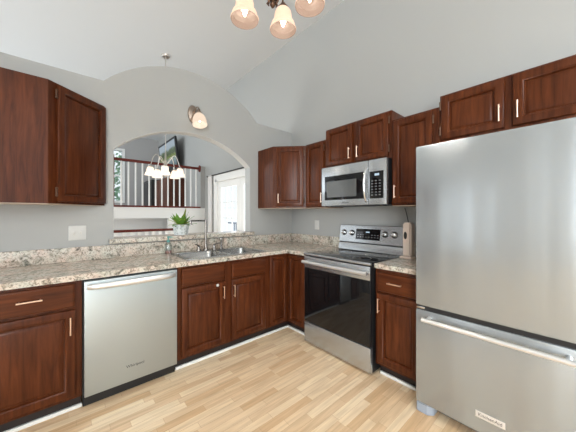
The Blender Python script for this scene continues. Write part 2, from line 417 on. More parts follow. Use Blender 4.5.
def added_window(name, axis, c, a0, a1, z0, z1, n=3):  # frame for the unseen windows added to light the room
    bm = B(); t = .05
    f = (lambda p, q_, z_, y_: (p, q_, c - .03, c + .03, z_, y_)) if axis == 'y' else (lambda p, q_, z_, y_: (c - .03, c + .03, p, q_, z_, y_))
    box(bm, *f(a0, a1, z0, z0 + t)); box(bm, *f(a0, a1, z1 - t, z1))
    for k in range(n + 1):
        x = a0 + (a1 - a0 - t) * k / n; box(bm, *f(x, x + t, z0, z1))
    o = finish(bm, name, WHITE); o['kind'] = 'structure'
added_window('added_window_1', 'y', WY - .03, -3.7, .2, .5, 2.8)
added_window('added_window_2', 'x', WX - .03, -6.5, -3.9, .3, 2.6, 3)
added_window('added_window_7', 'x', WX - .03, -.72, -.42, .25, 2.55, 1)  # added for a bright band in the fridge reflection
added_window('added_window_6', 'x', WX - .03, -6.5, -3.9, 2.95, 3.78)
added_window('added_window_5', 'y', WY - .03, -1.6, .5, 2.95, 3.78)
added_window('added_window_3', 'x', WX - .03, 1.1, 3.3, .5, 2.5, 2)
# the loft: floor edge, back wall with its window, wall under the loft, lower hall
struct('loft_floor', boxes((WX, XB, YL, YE, 1.23, 1.455)), WHITE)
WLX0, WLX1, WLZ0, WLZ1 = -.86, -.43, 1.75, 3.36
struct('wall_loft', boxes((WX, WLX0, YE, YE + .12, 1.455, HC), (WLX1, XB + .12, YE, YE + .12, 1.455, HC), (WLX0, WLX1, YE, YE + .12, 1.455, WLZ0), (WLX0, WLX1, YE, YE + .12, WLZ1, HC)), LOFTW)
wf = boxes((WLX0 - .07, WLX0, YE - .02, YE + .06, WLZ0 - .07, WLZ1 + .07), (WLX1, WLX1 + .07, YE - .02, YE + .06, WLZ0 - .07, WLZ1 + .07), (WLX0, WLX1, YE - .02, YE + .06, WLZ1, WLZ1 + .07), (WLX0, WLX1, YE - .02, YE + .06, WLZ0 - .07, WLZ0), (WLX0, WLX1, YE, YE + .05, 2.53, 2.57))
wo = struct('window_4', wf, WHITE)
struct('pane', boxes((WLX0, WLX1, YE + .02, YE + .026, WLZ0, WLZ1)), GLASS, wo)
struct('wall_below_loft', boxes((-.16, XB, YL + .02, YL + .12, 0, 1.23)), WHITE)
struct('wall_lower_hall', boxes((WX, XB, 4.4, 4.5, -1.3, 1.23)), UNSEEN)
struct('floor_lower_hall', boxes((WX, XB, YL + .1, 4.4, -1.3, -1.2)), FLOOR)
struct('trim_3', boxes((.545, .65, YL, YL + .09, 1.455, 2.44)), WALL)
# french door in the right wall
bm = boxes((XB - .02, XB + .1, DY0, DY0 + .05, 0, DZ), (XB - .02, XB + .1, DY1 - .05, DY1, 0, DZ), (XB - .02, XB + .1, DY0, DY1, DZ - .05, DZ),
           (XB - .025, XB, DY0 - .08, DY0, 0, DZ + .09), (XB - .025, XB, DY1, DY1 + .08, 0, DZ + .09), (XB - .025, XB, DY0, DY1, DZ, DZ + .09))
dr1 = struct('door_1', bm, WHITE)
ym = (DY0 + DY1) / 2
for y0, y1 in ((ym + .003, DY1 - .052), (DY0 + .052, ym - .003)):
    lf = struct('door_leaf', boxes((XB + .02, XB + .065, y0, y0 + .13, .02, DZ - .055), (XB + .02, XB + .065, y1 - .13, y1, .02, DZ - .055), (XB + .02, XB + .065, y0 + .13, y1 - .13, .02, .26), (XB + .02, XB + .065, y0 + .13, y1 - .13, DZ - .185, DZ - .055)), WHITE, dr1)
    struct('pane', boxes((XB + .04, XB + .046, y0 + .13, y1 - .13, .26, DZ - .185)), GLASS, lf)
    bm = B()
    for k in (1, 2): y_ = y0 + .13 + (y1 - y0 - .26) * k / 3; box(bm, XB + .034, XB + .054, y_ - .009, y_ + .009, .26, DZ - .185)
    for k in range(1, 5): z_ = .26 + (DZ - .445) * k / 5; box(bm, XB + .034, XB + .054, y0 + .13, y1 - .13, z_ - .009, z_ + .009)
    struct('muntin', bm, WHITE, lf)
bm = B()
lathe(bm, [(0, .06), (.022, .055), (.028, .04), (.02, .02), (.012, .015), (.012, 0), (.028, 0), (.028, -.004)], (XB + .02, ym + .055, .98), AX_NX, 16)
struct('door_handle', bm, NICKEL, dr1)
# white shoe strip along the cabinet toes
struct('trim_1', boxes((-3.2, -1.80, .066, .084, 0, .024), (-1.185, .084, .066, .084, 0, .024), (.066, .084, -.295, .066, 0, .024), bev=.004), WHITE)
struct('trim_2', boxes((.066, .084, -1.44, -1.085, 0, .024), bev=.004), WHITE)
# deck outside
struct('deck_outside', boxes((XB + .12, 4.2, -.5, 6.5, -.2, -.06)), DECKM)
t = thing('deck_railing', 'blue-grey deck railing outside seen through the french door glass', 'railing', (2.7, 3, -.06))
part('top_rail', boxes((2.65, 2.75, -.3, 6.4, .98, 1.03)), DRAIL, t); part('bottom_rail', boxes((2.68, 2.72, -.3, 6.4, .05, .1)), DRAIL, t)
for k in range(38): part('baluster', boxes((2.685, 2.715, .9 + k * .14, .93 + k * .14, .1, .98)), DRAIL, t)
for y in (1.4, 3.4, 5.4): part('post', boxes((2.64, 2.76, y - .06, y + .06, -.06, 2.6)), DRAIL, t)

# ------------------------------------------------------------------ base cabinets
CB = 'dark cherry base cabinets'; CU = 'dark cherry wall cabinets'
fa = FA(.022); fb = FB(.022)
ZT = .876
def base_body(t, bs, toe):
    bm = boxes(*bs, bev=.0015); part('carcass', bm, WOOD, t)
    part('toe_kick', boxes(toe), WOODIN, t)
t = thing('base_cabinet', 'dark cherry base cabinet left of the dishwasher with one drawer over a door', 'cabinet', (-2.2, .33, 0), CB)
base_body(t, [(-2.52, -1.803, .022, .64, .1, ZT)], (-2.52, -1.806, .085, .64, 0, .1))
drawer(t, fa, -2.30, -1.838, .706, .858, (-2.048, .79))
door(t, fa, -2.30, -1.838, .125, .690, (-1.862, .592), None)
t = thing('base_cabinet', 'dark cherry sink base cabinet with two false drawer fronts above two doors', 'cabinet', (-.72, .33, 0), CB)
bm = boxes((-1.190, -.262, .022, .64, .1, .62), (-1.190, -.262, .022, .045, .62, ZT), (-1.190, -1.17, .045, .64, .62, ZT), (-.282, -.262, .045, .64, .62, ZT)); part('carcass', bm, WOOD, t)
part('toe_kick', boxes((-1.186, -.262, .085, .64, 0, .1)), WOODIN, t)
drawer(t, fa, -1.158, -.765, .706, .858, name='false_drawer_front'); drawer(t, fa, -.695, -.300, .706, .858, name='false_drawer_front')
d = door(t, fa, -1.158, -.765, .125, .690, (-.785, .596))
bm = B(); lathe(bm, [(0, .016), (.009, .015), (.013, .010), (.013, 0)], (-.842, .002, .668), AX_NY, 16); part('knob', bm, WPLASTIC, d, 'small round white child-lock knob')
door(t, fa, -.695, -.300, .125, .690, (-.676, .590))
t = thing('corner_base_cabinet', 'dark cherry corner base cabinet with two narrow doors meeting at a right angle', 'cabinet', (.25, .25, 0), CB)
bm = B(); prism(bm, [(-.260, .022), (.022, .022), (.022, -.296), (.64, -.296), (.64, .64), (-.260, .64)], .1, ZT); part('carcass', bm, WOOD, t)
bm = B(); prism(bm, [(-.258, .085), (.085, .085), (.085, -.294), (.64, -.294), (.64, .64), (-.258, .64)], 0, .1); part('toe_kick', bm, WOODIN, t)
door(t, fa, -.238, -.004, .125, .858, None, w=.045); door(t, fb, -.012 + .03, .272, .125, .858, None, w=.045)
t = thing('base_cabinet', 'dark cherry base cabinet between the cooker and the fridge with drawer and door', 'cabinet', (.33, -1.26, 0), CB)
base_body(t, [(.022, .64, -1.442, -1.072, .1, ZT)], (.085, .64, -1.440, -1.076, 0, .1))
drawer(t, fb, 1.096, 1.418, .700, .850, (1.245, .778)); door(t, fb, 1.096, 1.418, .125, .684, (1.114, .588))

# ------------------------------------------------------------------ dishwasher
t = thing('dishwasher', 'stainless dishwasher with curved bar handle between the dark base cabinets', 'dishwasher', (-1.495, .3, 0))
part('body', boxes((-1.799, -1.194, .03, .60, .092, .870)), BLACK, t)
dd = part('door', boxes((-1.792, -1.198, -.008, .028, .092, .862), bev=.006), STEELD, t)
bm = B()
tube(bm, arc(lambda s: (-1.772 + .554 * s, -.012 - .042 * math.sin(math.pi * s) ** .45, .826), 24), .013, 10)
bmesh.ops.scale(bm, vec=(1, 1, 1.5), space=Matrix.Translation((0, 0, -.826)), verts=bm.verts)
part('handle', bm, SATIN, dd, 'satin curved bar handle')
part('toe_kick', boxes((-1.797, -1.196, .06, .085, .0, .1)), BLACK, t, 'black toe panel')
text('Whirlpool', .028, Matrix.Translation((-1.495, -.0086, .205)) @ Matrix.Rotation(R(90), 4, 'X'), INK, dd, label='small dark maker lettering')

# ------------------------------------------------------------------ counters
SX0, SX1, SY0, SY1 = -1.075, -.275, .075, .50
def gran(bs, bev=.006): return boxes(*bs, bev=bev)
t = thing('countertop', 'cream speckled granite worktop running along the sink wall into the corner', 'countertop', (-1, .3, ZT))
bm = B()
prism(bm, [(-3.2, 0), (SX0, 0), (SX0, .64), (-3.2, .64)], ZT, .914)
prism(bm, [(SX0, 0), (SX1, 0), (SX1, SY0), (SX0, SY0)], ZT, .914)
prism(bm, [(SX0, SY1), (SX1, SY1), (SX1, .64), (SX0, .64)], ZT, .914)
prism(bm, [(SX1, 0), (0, 0), (0, -.296), (.64, -.296), (.64, .64), (SX1, .64)], ZT, .914)
part('slab', bm, GRAN, t)
single('backsplash', boxes((-3.2, .628, .628, .649, .9145, 1.033), bev=.003), GRAN, 'low granite backsplash strip along the sink wall', 'backsplash', (-1.3, .64, .9145))
single('backsplash', boxes((.6285, .649, -.296, .649, .9145, 1.033), bev=.003), GRAN, 'low granite backsplash strip on the wall left of the cooker', 'backsplash', (.64, .2, .9145))
t = thing('countertop', 'short cream granite worktop between the cooker and the fridge', 'countertop', (.3, -1.25, ZT))
part('slab', gran([(0, .64, -1.444, -1.070, ZT, .914)]), GRAN, t)
single('backsplash', boxes((.628, .649, -1.444, -1.070, .9145, 1.033), bev=.003), GRAN, 'short granite backsplash strip behind the can opener', 'backsplash', (.64, -1.25, .9145))
single('bar_ledge', gran([(-1.585, -.045, .585, .90, 1.046, 1.088)]), GRAN, 'raised granite ledge on the sill of the arched opening behind the sink', 'ledge', (-.81, .7, 1.046))

# ------------------------------------------------------------------ sink, faucet, soap
t = thing('kitchen_sink', 'stainless double bowl sink set into the granite worktop', 'sink', (-.68, .3, .914))
bm = B(); zr0, zr1 = .9135, .919; D_ = .03; xm = -.665
for b_ in ((SX0 - .02, SX1 + .02, SY0 - .02, SY0 + .02), (SX0 - .02, SX1 + .02, SY1 - .02, SY1 + .06), (SX0 - .02, SX0 + .02, SY0 + .02, SY1 - .02), (SX1 - .02, SX1 + .02, SY0 + .02, SY1 - .02), (xm - .02, xm + .02, SY0 + .02, SY1 - .02)):
    box(bm, *b_, zr0, zr1, bev=.002)
part('rim', bm, SINK, t)
for x0, x1 in ((SX0 + .012, xm - .015), (xm + .015, SX1 - .012)):
    bm = B(); y0, y1 = SY0 + .012, SY1 - .012; prof = [(0, .917), (.004, .912), (.014, .76), (.03, .735), (.06, .728)]
    rings = []
    for ins, z in prof:
        rr = .05 - ins * .3; pts = []
        for cx, cy, a0 in ((x1 - ins - rr, y1 - ins - rr, 0), (x0 + ins + rr, y1 - ins - rr, 90), (x0 + ins + rr, y0 + ins + rr, 180), (x1 - ins - rr, y0 + ins + rr, 270)):
            for k in range(5): a = R(a0 + 22.5 * k); pts.append((cx + rr * math.cos(a), cy + rr * math.sin(a), z))
        rings.append([bm.verts.new(p) for p in pts])
    for p, q_ in zip(rings, rings[1:]):
        for i in range(20): bm.faces.new((p[i], q_[i], q_[(i + 1) % 20], p[(i + 1) % 20]))
    bm.faces.new(rings[-1])
    bw = part('bowl', bm, SINK, t)
    bm = B(); lathe(bm, [(0, .003), (.03, .004), (.042, .006), (.044, .001)], ((x0 + x1) / 2, (y0 + y1) / 2, .728)); part('drain', bm, CHROME, bw)
t = thing('kitchen_faucet', 'tall square-necked nickel faucet with two lever handles and side spray at the sink', 'faucet', (-.716, .545, .919))
FY = .54
bm = B(); lathe(bm, [(0, 0), (.03, 0), (.03, .008), (.022, .02), (.016, .05), (.0135, .07), (.0, .07)], (-.716, FY, .919)); tube(bm, [(-.716, FY, .98), (-.716, FY, 1.25)], .0125, 12); part('spout_stem', bm, FAUC, t)
bm = B(); tube(bm, [(-.716, FY, 1.241), (-.80, FY - .012, 1.243), (-.895, FY - .025, 1.243)], .009, 10); tube(bm, [(-.890, FY - .024, 1.246), (-.890, FY - .024, 1.205)], .011, 10); part('spout', bm, FAUC, t)
for sx_, tilt in ((-.795, -.03), (-.620, .03)):
    bm = B(); lathe(bm, [(0, 0), (.026, 0), (.026, .006), (.018, .02), (.014, .045), (.016, .055), (.0, .06)], (sx_, FY, .919), seg=16)
    tube(bm, [(sx_, FY, .972), (sx_ + tilt, FY - .02, .988), (sx_ + tilt * 1.8, FY - .035, .992)], [.008, .007, .005], 8); part('lever_handle', bm, FAUC, t)
bm = B(); lathe(bm, [(0, 0), (.024, 0), (.024, .006), (.015, .015), (.013, .06), (.017, .10), (.018, .125), (.012, .135), (0, .136)], (-.535, FY, .919), seg=16); part('side_spray', bm, FAUC, t)
t = thing('soap_bottle', 'clear soap bottle with teal pump top beside the left sink bowl', 'bottle', (-1.095, .575, .914))
bm = B(); lathe(bm, [(0, .001), (.030, .001), (.033, .008), (.033, .085), (.026, .105), (.014, .115), (.014, .125)], (-1.095, .575, .914), seg=20); part('bottle', bm, CLEARP, t)
bm = B(); lathe(bm, [(.0, .003), (.028, .003), (.029, .030), (0, .030)], (-1.095, .575, .914), seg=20); part('liquid', bm, simple('pink_soap', (.45, .22, .20), .2), t, 'pinkish soap at the bottom')
bm = B(); lathe(bm, [(0, .115), (.016, .115), (.016, .135), (.006, .138), (.006, .16), (.012, .162), (.012, .175), (0, .176)], (-1.095, .575, .914), seg=16); tube(bm, [(-1.095, .575, 1.083), (-1.06, .55, 1.08)], .005, 8); part('pump', bm, TEAL, t, 'teal pump')

# ------------------------------------------------------------------ potted fern
t = thing('potted_fern', 'small green fern in a mottled grey pot on the granite ledge', 'plant', (-.915, .73, 1.088))
bm = B(); lathe(bm, [(0, 0), (.068, 0), (.074, .01), (.084, .10), (.088, .112), (.080, .112), (.076, .10), (0, .095)], (-.915, .73, 1.088)); pot = part('pot', bm, POT, t)
bm = B(); lathe(bm, [(0, .099), (.077, .099), (.077, .094)], (-.915, .73, 1.088)); part('soil', bm, SOIL, pot)
def fern(n, lo, hi, seed):
    rnd = random.Random(seed); bm = B(); c0 = Vector((-.915, .73, 1.185))
    for i in range(n):
        a = rnd.uniform(0, 6.283); L = rnd.uniform(lo, hi); el = rnd.uniform(.30, 1.2)
        if i == 0: a, L, el = -.9, .2, 1.35
        d = Vector((math.cos(a), math.sin(a), 0)); side = Vector((-d.y, d.x, 0)); prev = None; K = 9
        for k in range(K + 1):
            s = k / K; p = c0 + d * (L * s * math.cos(el) + .015) + Vector((0, 0, L * s * math.sin(el) - .05 * s * s * (1.3 - el)))
            wd = .021 * math.sin(math.pi * min(1, .12 + s * .88)) + .001
            if k % 2: wd *= 1.25
            cur = [bm.verts.new(p - side * wd + Vector((0, 0, .004))), bm.verts.new(p), bm.verts.new(p + side * wd + Vector((0, 0, .004)))]
            if prev:
                bm.faces.new((prev[0], prev[1], cur[1], cur[0])); bm.faces.new((prev[1], prev[2], cur[2], cur[1]))
            prev = cur
    return bm
part('fronds', fern(34, .09, .19, 3), LEAF, t); part('fronds', fern(20, .08, .16, 9), LEAF2, t, 'yellow-green fronds')

# ------------------------------------------------------------------ cooker
t = thing('cooker', 'freestanding stainless electric cooker with black glass oven door', 'cooker', (.3, -.682, 0))
Y0, Y1 = -1.061, -.303; XF = -.035
part('body', boxes((.0, .62, Y0 + .002, Y1 - .002, .02, .895)), BLACK, t)
bm = B(); box(bm, -.03, .60, Y0, Y1, .892, .916, bev=.004); part('cooktop', bm, BGLASS, t, 'black glass cooktop')
part('front_lip', boxes((-.042, -.018, Y0, Y1, .897, .918), bev=.005), STEEL, t)
for cx, cy, rr in ((.13, -.50, .10), (.13, -.87, .085), (.38, -.50, .075), (.38, -.87, .10)):
    bm = B(); lathe(bm, [(rr - .003, 0), (rr - .003, .0008), (rr, .0008), (rr, 0)], (cx, cy, .9158), seg=40); part('burner_ring', bm, simple('burner_grey', (.12, .12, .12), .3), t)
dd = part('oven_door', boxes((XF, .0, Y0 + .004, Y1 - .004, .232, .887), bev=.004), BLACK, t)
part('oven_window', boxes((XF - .003, XF + .001, Y0 + .008, Y1 - .008, .236, .772), bev=.001), BGLASS, dd, 'black oven glass')
part('door_band', boxes((XF - .004, XF + .002, Y0 + .004, Y1 - .004, .774, .886), bev=.002), STEEL, dd)
bm = B(); hz = .834
tube(bm, [(-.073, Y1 - .012, hz), (-.073, Y0 + .012, hz)], .0165, 14)
for y_ in (Y1 - .04, Y0 + .04): box(bm, -.073, XF - .002, y_ - .012, y_ + .012, hz - .011, hz + .011, bev=.003)
part('handle', bm, SATIN, dd)
part('storage_drawer', boxes((XF, .0, Y0 + .003, Y1 - .003, .024, .224), bev=.005), STEEL, t)
for y_ in (Y0 + .05, Y1 - .05):
    for x_ in (.04, .56):
        bm = B(); lathe(bm, [(0, 0), (.018, 0), (.018, .022), (0, .022)], (x_, y_, 0), seg=12); part('foot', bm, BLACK, t)
bm = B()
P_ = lambda s: [(x, z) for x, z in s]
def yprism(bm, prof, y0, y1, bev=.0):
    t_ = bmesh.new(); f = t_.faces.new([t_.verts.new((x, y0, z)) for x, z in prof]); r_ = bmesh.ops.extrude_face_region(t_, geom=[f])
    for v_ in r_['geom']:
        if isinstance(v_, bmesh.types.BMVert): v_.co.y = y1
    bmesh.ops.recalc_face_normals(t_, faces=t_.faces)
    if bev: bmesh.ops.bevel(t_, geom=t_.edges[:], offset=bev, segments=2, affect='EDGES')
    merge(bm, t_)
yprism(bm, [(.50, .917), (.53, .917), (.54, .985), (.545, .992), (.62, .992), (.62, .917)], Y0, Y1); ck = part('back_riser', bm, STEEL, t)
part('console_gap', boxes((.555, .62, Y0 + .004, Y1 - .004, .99, 1.004)), BLACK, ck)
bm = B(); yprism(bm, [(.545, 1.004), (.575, 1.186), (.585, 1.19), (.585, 1.004)], Y0 + .0, Y1); cs = part('control_console', bm, STEEL, t)
part('console_back', boxes((.584, .635, Y0, Y1, .918, 1.19)), BLACK, cs)
SL = math.atan2(.03, .182)
TB = Matrix.Rotation(SL, 4, 'Y') @ AX_NX
def con(y, z, out=0.0): return Vector((.545 + (z - 1.004) * .03 / .182 - out, y, z))
for y_ in (-.362, -.470, -.866, -.965):
    bm = B(); lathe(bm, [(.027, 0), (.027, .006), (.023, .010), (.021, .028), (.017, .031), (0, .031)], con(y_, 1.105), TB, 20)
    box(bm, -.004, .004, -.02, .02, .026, .036, bev=.0015, M=Matrix.Translation(con(y_, 1.105)) @ TB)
    kn = part('knob', bm, CHROME, cs, 'round steel knob')
    bm = B(); lathe(bm, [(.026, 0), (.033, 0), (.033, .004), (.026, .004)], con(y_, 1.105), TB, 24); part('knob_ring', bm, BLACK, kn)
pm = Matrix.Translation(con(-.667, 1.095)) @ TB
bm = B(); box(bm, -.058, .058, -.145, .145, -.002, .002, M=pm); dp = part('display_panel', bm, BGLASS, cs, 'black display panel')
bm = B(); box(bm, .018, .030, -.022, .022, .002, .0028, M=pm); part('clock', bm, DISPLAY, dp)
for k in range(8):
    for q_ in (-.03, -.005):
        yy = -.12 + k * .034
        if abs(yy) > .03 or q_ < -.01:
            bm = B(); box(bm, q_ - .003, q_ + .003, yy - .008, yy + .008, .002, .0026, M=pm); part('button_mark', bm, MARK, dp)

# ------------------------------------------------------------------ wall cabinets
ZB = 1.388
fu = FB(.33); fau = FA(.33)
def under(t, pts):
    bm = B(); prism(bm, pts, ZB - .003, ZB + .002); part('underside', bm, PALEEDGE, t, 'pale unfinished underside')
t = thing('wall_cabinet', 'dark cherry wall cabinet with angled end door left of the arched opening', 'cabinet', (-2.4, .49, ZB), CU)
bm = B(); prism(bm, [(-3.2, .33), (-1.978, .33), (-1.616, .638), (-1.616, .65), (-3.2, .65)], ZB + .002, 2.277, .0015); part('carcass', bm, WOOD, t)
under(t, [(-3.2, .335), (-1.980, .335), (-1.640, .64), (-1.640, .649), (-3.2, .649)])
dv = Vector((.362, .308, 0)); fd = Frame((-1.978, .33, 0), dv, (dv.y, -dv.x, 0)); Ld = dv.length
door(t, fd, .056, Ld - .006, ZB + .018, 2.262, None, .046)
part('door', panel_bm(fau, -3.15, -2.32, ZB + .018, 2.262, w=.058), WOOD, t)
t = thing('corner_wall_cabinet', 'dark cherry diagonal corner wall cabinet with one door', 'cabinet', (.4, .4, ZB), CU)
bm = B(); prism(bm, [(.051, .65), (.051, .33), (.33, .032), (.65, .032), (.65, .65)], ZB + .002, 2.146, .0015); part('carcass', bm, WOOD, t)
under(t, [(.055, .649), (.055, .333), (.333, .036), (.649, .036), (.649, .649)])
dv = Vector((.279, -.298, 0)); fd = Frame((.051, .33, 0), dv, (dv.y, -dv.x, 0)); Ld = dv.length
door(t, fd, .045, Ld - .03, ZB + .02, 2.128, (.072, 1.505), Ld - .024)
t = thing('wall_cabinet', 'narrow dark cherry wall cabinet left of the microwave', 'cabinet', (.49, -.13, ZB), CU)
part('carcass', boxes((.33, .65, -.281, .030, ZB + .002, 2.152), bev=.0015), WOOD, t)
under(t, [(.335, -.279), (.649, -.279), (.649, .028), (.335, .028)])
door(t, fu, -.012, .262, ZB + .02, 2.134, (.246, 1.50), .268, w=.052)
t = thing('wall_cabinet', 'dark cherry two-door wall cabinet right above the microwave', 'cabinet', (.49, -.66, 1.82), CU)
part('carcass', boxes((.33, .65, -1.052, -.284, 1.822, 2.252), bev=.0015), WOOD, t)
door(t, fu, .298, .640, 1.840, 2.236, (.615, 1.935)); door(t, fu, .688, 1.028, 1.840, 2.236, (.712, 1.935), 1.034)
t = thing('wall_cabinet', 'dark cherry wall cabinet with one door between the microwave and the fridge', 'cabinet', (.49, -1.25, ZB), CU)
part('carcass', boxes((.33, .65, -1.443, -1.055, ZB + .002, 2.156), bev=.0015), WOOD, t)
under(t, [(.335, -1.441), (.649, -1.441), (.649, -1.057), (.335, -1.057)])
door(t, fu, 1.075, 1.395, ZB + .02, 2.138, (1.096, 1.512), 1.402)
t = thing('wall_cabinet', 'dark cherry two-door wall cabinet above the fridge', 'cabinet', (.49, -1.88, 1.85), CU)
part('carcass', boxes((.33, .65, -2.335, -1.446, 1.845, 2.237), bev=.0015), WOOD, t)
door(t, fu, 1.460, 1.840, 1.890, 2.222, (1.815, 1.988), 1.452, w=.062); door(t, fu, 1.882, 2.318, 1.890, 2.222, (1.908, 1.988), w=.062)

# ------------------------------------------------------------------ microwave
t = thing('microwave', 'stainless over-the-range microwave under the two-door cabinet', 'microwave', (.45, -.665, 1.39))
MY0, MY1 = -1.045, -.287
part('body', boxes((.285, .645, MY0 + .002, MY1 - .002, 1.398, 1.818), bev=.003), BLACK, t)
dd = part('door', boxes((.25, .285, -.862, MY1, 1.400, 1.816), bev=.006), STEEL, t)
part('window', boxes((.2478, .252, -.826, -.335, 1.462, 1.716), bev=.001), BGLASS, dd, 'black glass window')
part('screen', boxes((.2468, .248, -.735, -.365, 1.490, 1.66)), MWIN, dd, 'grey mesh window screen')
bm = B(); hy = -.846
tube(bm, arc(lambda s: (.249 - .045 * math.sin(math.pi * s) ** .6, hy, 1.43 + .315 * s), 20), .0115, 10); part('handle', bm, CHROME, dd, 'curved steel handle')
text('Whirlpool', .02, Matrix.Translation((.2494, -.60, 1.43)) @ Matrix.Rotation(R(-90), 4, 'Z') @ Matrix.Rotation(R(90), 4, 'X'), INK, dd, label='small dark maker lettering')
cp = part('control_section', boxes((.25, .285, MY0, -.866, 1.400, 1.816), bev=.006), STEEL, t)
bp_ = part('keypad', boxes((.2478, .252, -1.016, -.880, 1.458, 1.706), bev=.001), BGLASS, cp, 'black keypad')
part('clock', boxes((.2472, .248, -.975, -.930, 1.665, 1.685)), DISPLAY, bp_)
for r_ in range(6):
    for c_ in range(3): bm = B(); box(bm, .2472, .248, -.99 + c_ * .038, -.972 + c_ * .038, 1.485 + r_ * .026, 1.493 + r_ * .026); part('button_mark', bm, MARK, bp_)
part('vent_grille', boxes((.26, .44, -.95, -.40, 1.390, 1.399), bev=.002), BLACK, t)

# ------------------------------------------------------------------ fridge
t = thing('refrigerator', 'tall stainless refrigerator with bottom freezer drawer', 'refrigerator', (.25, -1.83, 0))
FY0, FY1 = -2.212, -1.448; FX = -.125
part('cabinet', boxes((-.055, .62, FY0 + .004, FY1 - .004, .03, 1.752), bev=.004), simple('fridge_side', (.09, .09, .095), .45), t)
ud = part('upper_door', boxes((FX, -.06, FY0, FY1, .712, 1.762), bev=.010), STEELF, t)
fdw = part('freezer_drawer', boxes((FX, -.06, FY0, FY1, .072, .684), bev=.010), STEELF, t)
part('door_gap', boxes((-.112, -.05, FY0 + .006, FY1 - .006, .68, .716)), BLACK, t, 'black gap between the doors')
part('hinge', boxes((-.119, -.07, FY1 - .055, FY1 - .004, .690, .703), bev=.002), CHROME, t)
bm = B(); hz = .642
tube(bm, [(-.185, -1.510, hz), (-.185, -2.168, hz)], .0135, 14)
for y_ in (-1.535, -2.143): tube(bm, [(-.185, y_, hz), (-.124, y_, hz)], [.0095, .012], 12)
part('handle', bm, SATIN, fdw, 'polished bar handle')
bm = B(); tube(bm, [(-.185, -2.150, .80), (-.185, -2.150, 1.5)], .0105, 12)
for z_ in (.83, 1.47): tube(bm, [(-.185, -2.150, z_), (-.124, -2.150, z_)], [.0095, .012], 12)
bm.free()
bg_ = part('badge', boxes((-.1275, -.124, -1.912, -1.780, .160, .196), bev=.001), simple('badge_silver', (.80, .79, .78), .3, .6), fdw, 'small silver name badge')
text('KitchenAid', .024, Matrix.Translation((-.1279, -1.846, .178)) @ Matrix.Rotation(R(-90), 4, 'Z') @ Matrix.Rotation(R(90), 4, 'X'), INK, bg_, label='dark badge lettering')
part('kick_grille', boxes((-.04, .0, FY0 + .02, FY1 - .02, .012, .066)), BLACK, t)
for y_ in (FY1 - .002, FY0 + .102):
    bm = B(); prism(bm, [(-.118, y_), (-.118, y_ - .07), (-.09, y_ - .1), (.02, y_ - .1), (.02, y_)], .001, .066, .005); part('foot', bm, GREYP, t, 'grey plastic foot cover')

# ------------------------------------------------------------------ small wall and counter things
t = thing('light_switch', 'white double toggle switch plate on the wall under the angled cabinet', 'switch', (-1.80, .65, 1.155))
part('plate', boxes((-1.862, -1.745, .643, .65, 1.092, 1.215), bev=.003), WPLASTIC, t)
for x_ in (-1.827, -1.780): part('toggle', boxes((x_ - .006, x_ + .006, .630, .645, 1.140, 1.166), bev=.002), simple('toggle_ivory', (.62, .60, .56), .4), t)
t = thing('wall_outlet', 'white outlet plate on the wall left of the cooker', 'outlet', (.65, .15, 1.17))
part('plate', boxes((.643, .65, .105, .18, 1.11, 1.23), bev=.003), WPLASTIC, t)
for z_ in (1.145, 1.195): part('socket', boxes((.640, .645, .126, .160, z_ - .016, z_ + .016), bev=.003), WPLASTIC, t)
t = thing('can_opener', 'upright pale beige counter appliance with dark oval front beside the fridge', 'appliance', (.48, -1.13, .914))
bm = B(); prism(bm, [(.43, -1.102), (.43, -1.178), (.52, -1.178), (.52, -1.102)], .930, 1.236, .012); part('body', bm, BEIGE, t)
part('base', boxes((.40, .53, -1.195, -1.088, .914, .932), bev=.006), BEIGE, t)
bm = B(); lathe(bm, [(0, .008), (.012, .007), (.016, 0)], (.431, -1.128, 1.12), Matrix.Diagonal((1, 1, 2.2, 1)) @ AX_NX, 20); part('cutter_face', bm, BLACK, t, 'dark oval recess')
bm = B(); tube(bm, arc(lambda s: (.535 + .105 * s, -1.105 + .075 * s * s, 1.215 + .16 * s ** 1.6 - .03 * math.sin(3.14 * s)), 14), .0035, 8); part('cord', bm, BLACK, t, 'black cord')

# ------------------------------------------------------------------ lamps
SP = [(.027, .132), (.038, .127), (.047, .114), (.052, .096), (.0535, .076), (.055, .057), (.060, .048), (.069, .042), (.0725, .034), (.0695, .025), (.076, .016), (.0815, .007), (.080, .0)]
def shade_bm(c, s=1.0, M=None):
    bm = B(); outer = [(r_ * s, z_ * s) for r_, z_ in SP]; inner = [(r_ - .003, z_) for r_, z_ in outer[::-1]]
    lathe(bm, outer + inner, c, M, 32)
    bm.faces.ensure_lookup_table(); n_out = (len(outer) - 1) * 32
    for k, f in enumerate(bm.faces): f.material_index = 0 if k < n_out else 1
    return bm
def point(name, loc, power, parent, rad=.02, col=(1, .93, .84)):
    l = bpy.data.lights.new(name, 'POINT'); l.energy = power; l.shadow_soft_size = rad; l.color = col
    o = bpy.data.objects.new(name, l); COL.objects.link(o); o.parent = parent; o.location = Vector(loc) - root_loc(parent); return o
def bulb(parent, c, s=1.0):
    bm = B(); lathe(bm, [(0, .018), (.006, .026), (.013, .045), (.021, .068), (.022, .085), (.014, .105), (.012, .12), (0, .12)], c, Matrix.Scale(s, 4), 16)
    part('bulb', bm, BULB, parent, 'lit bulb')
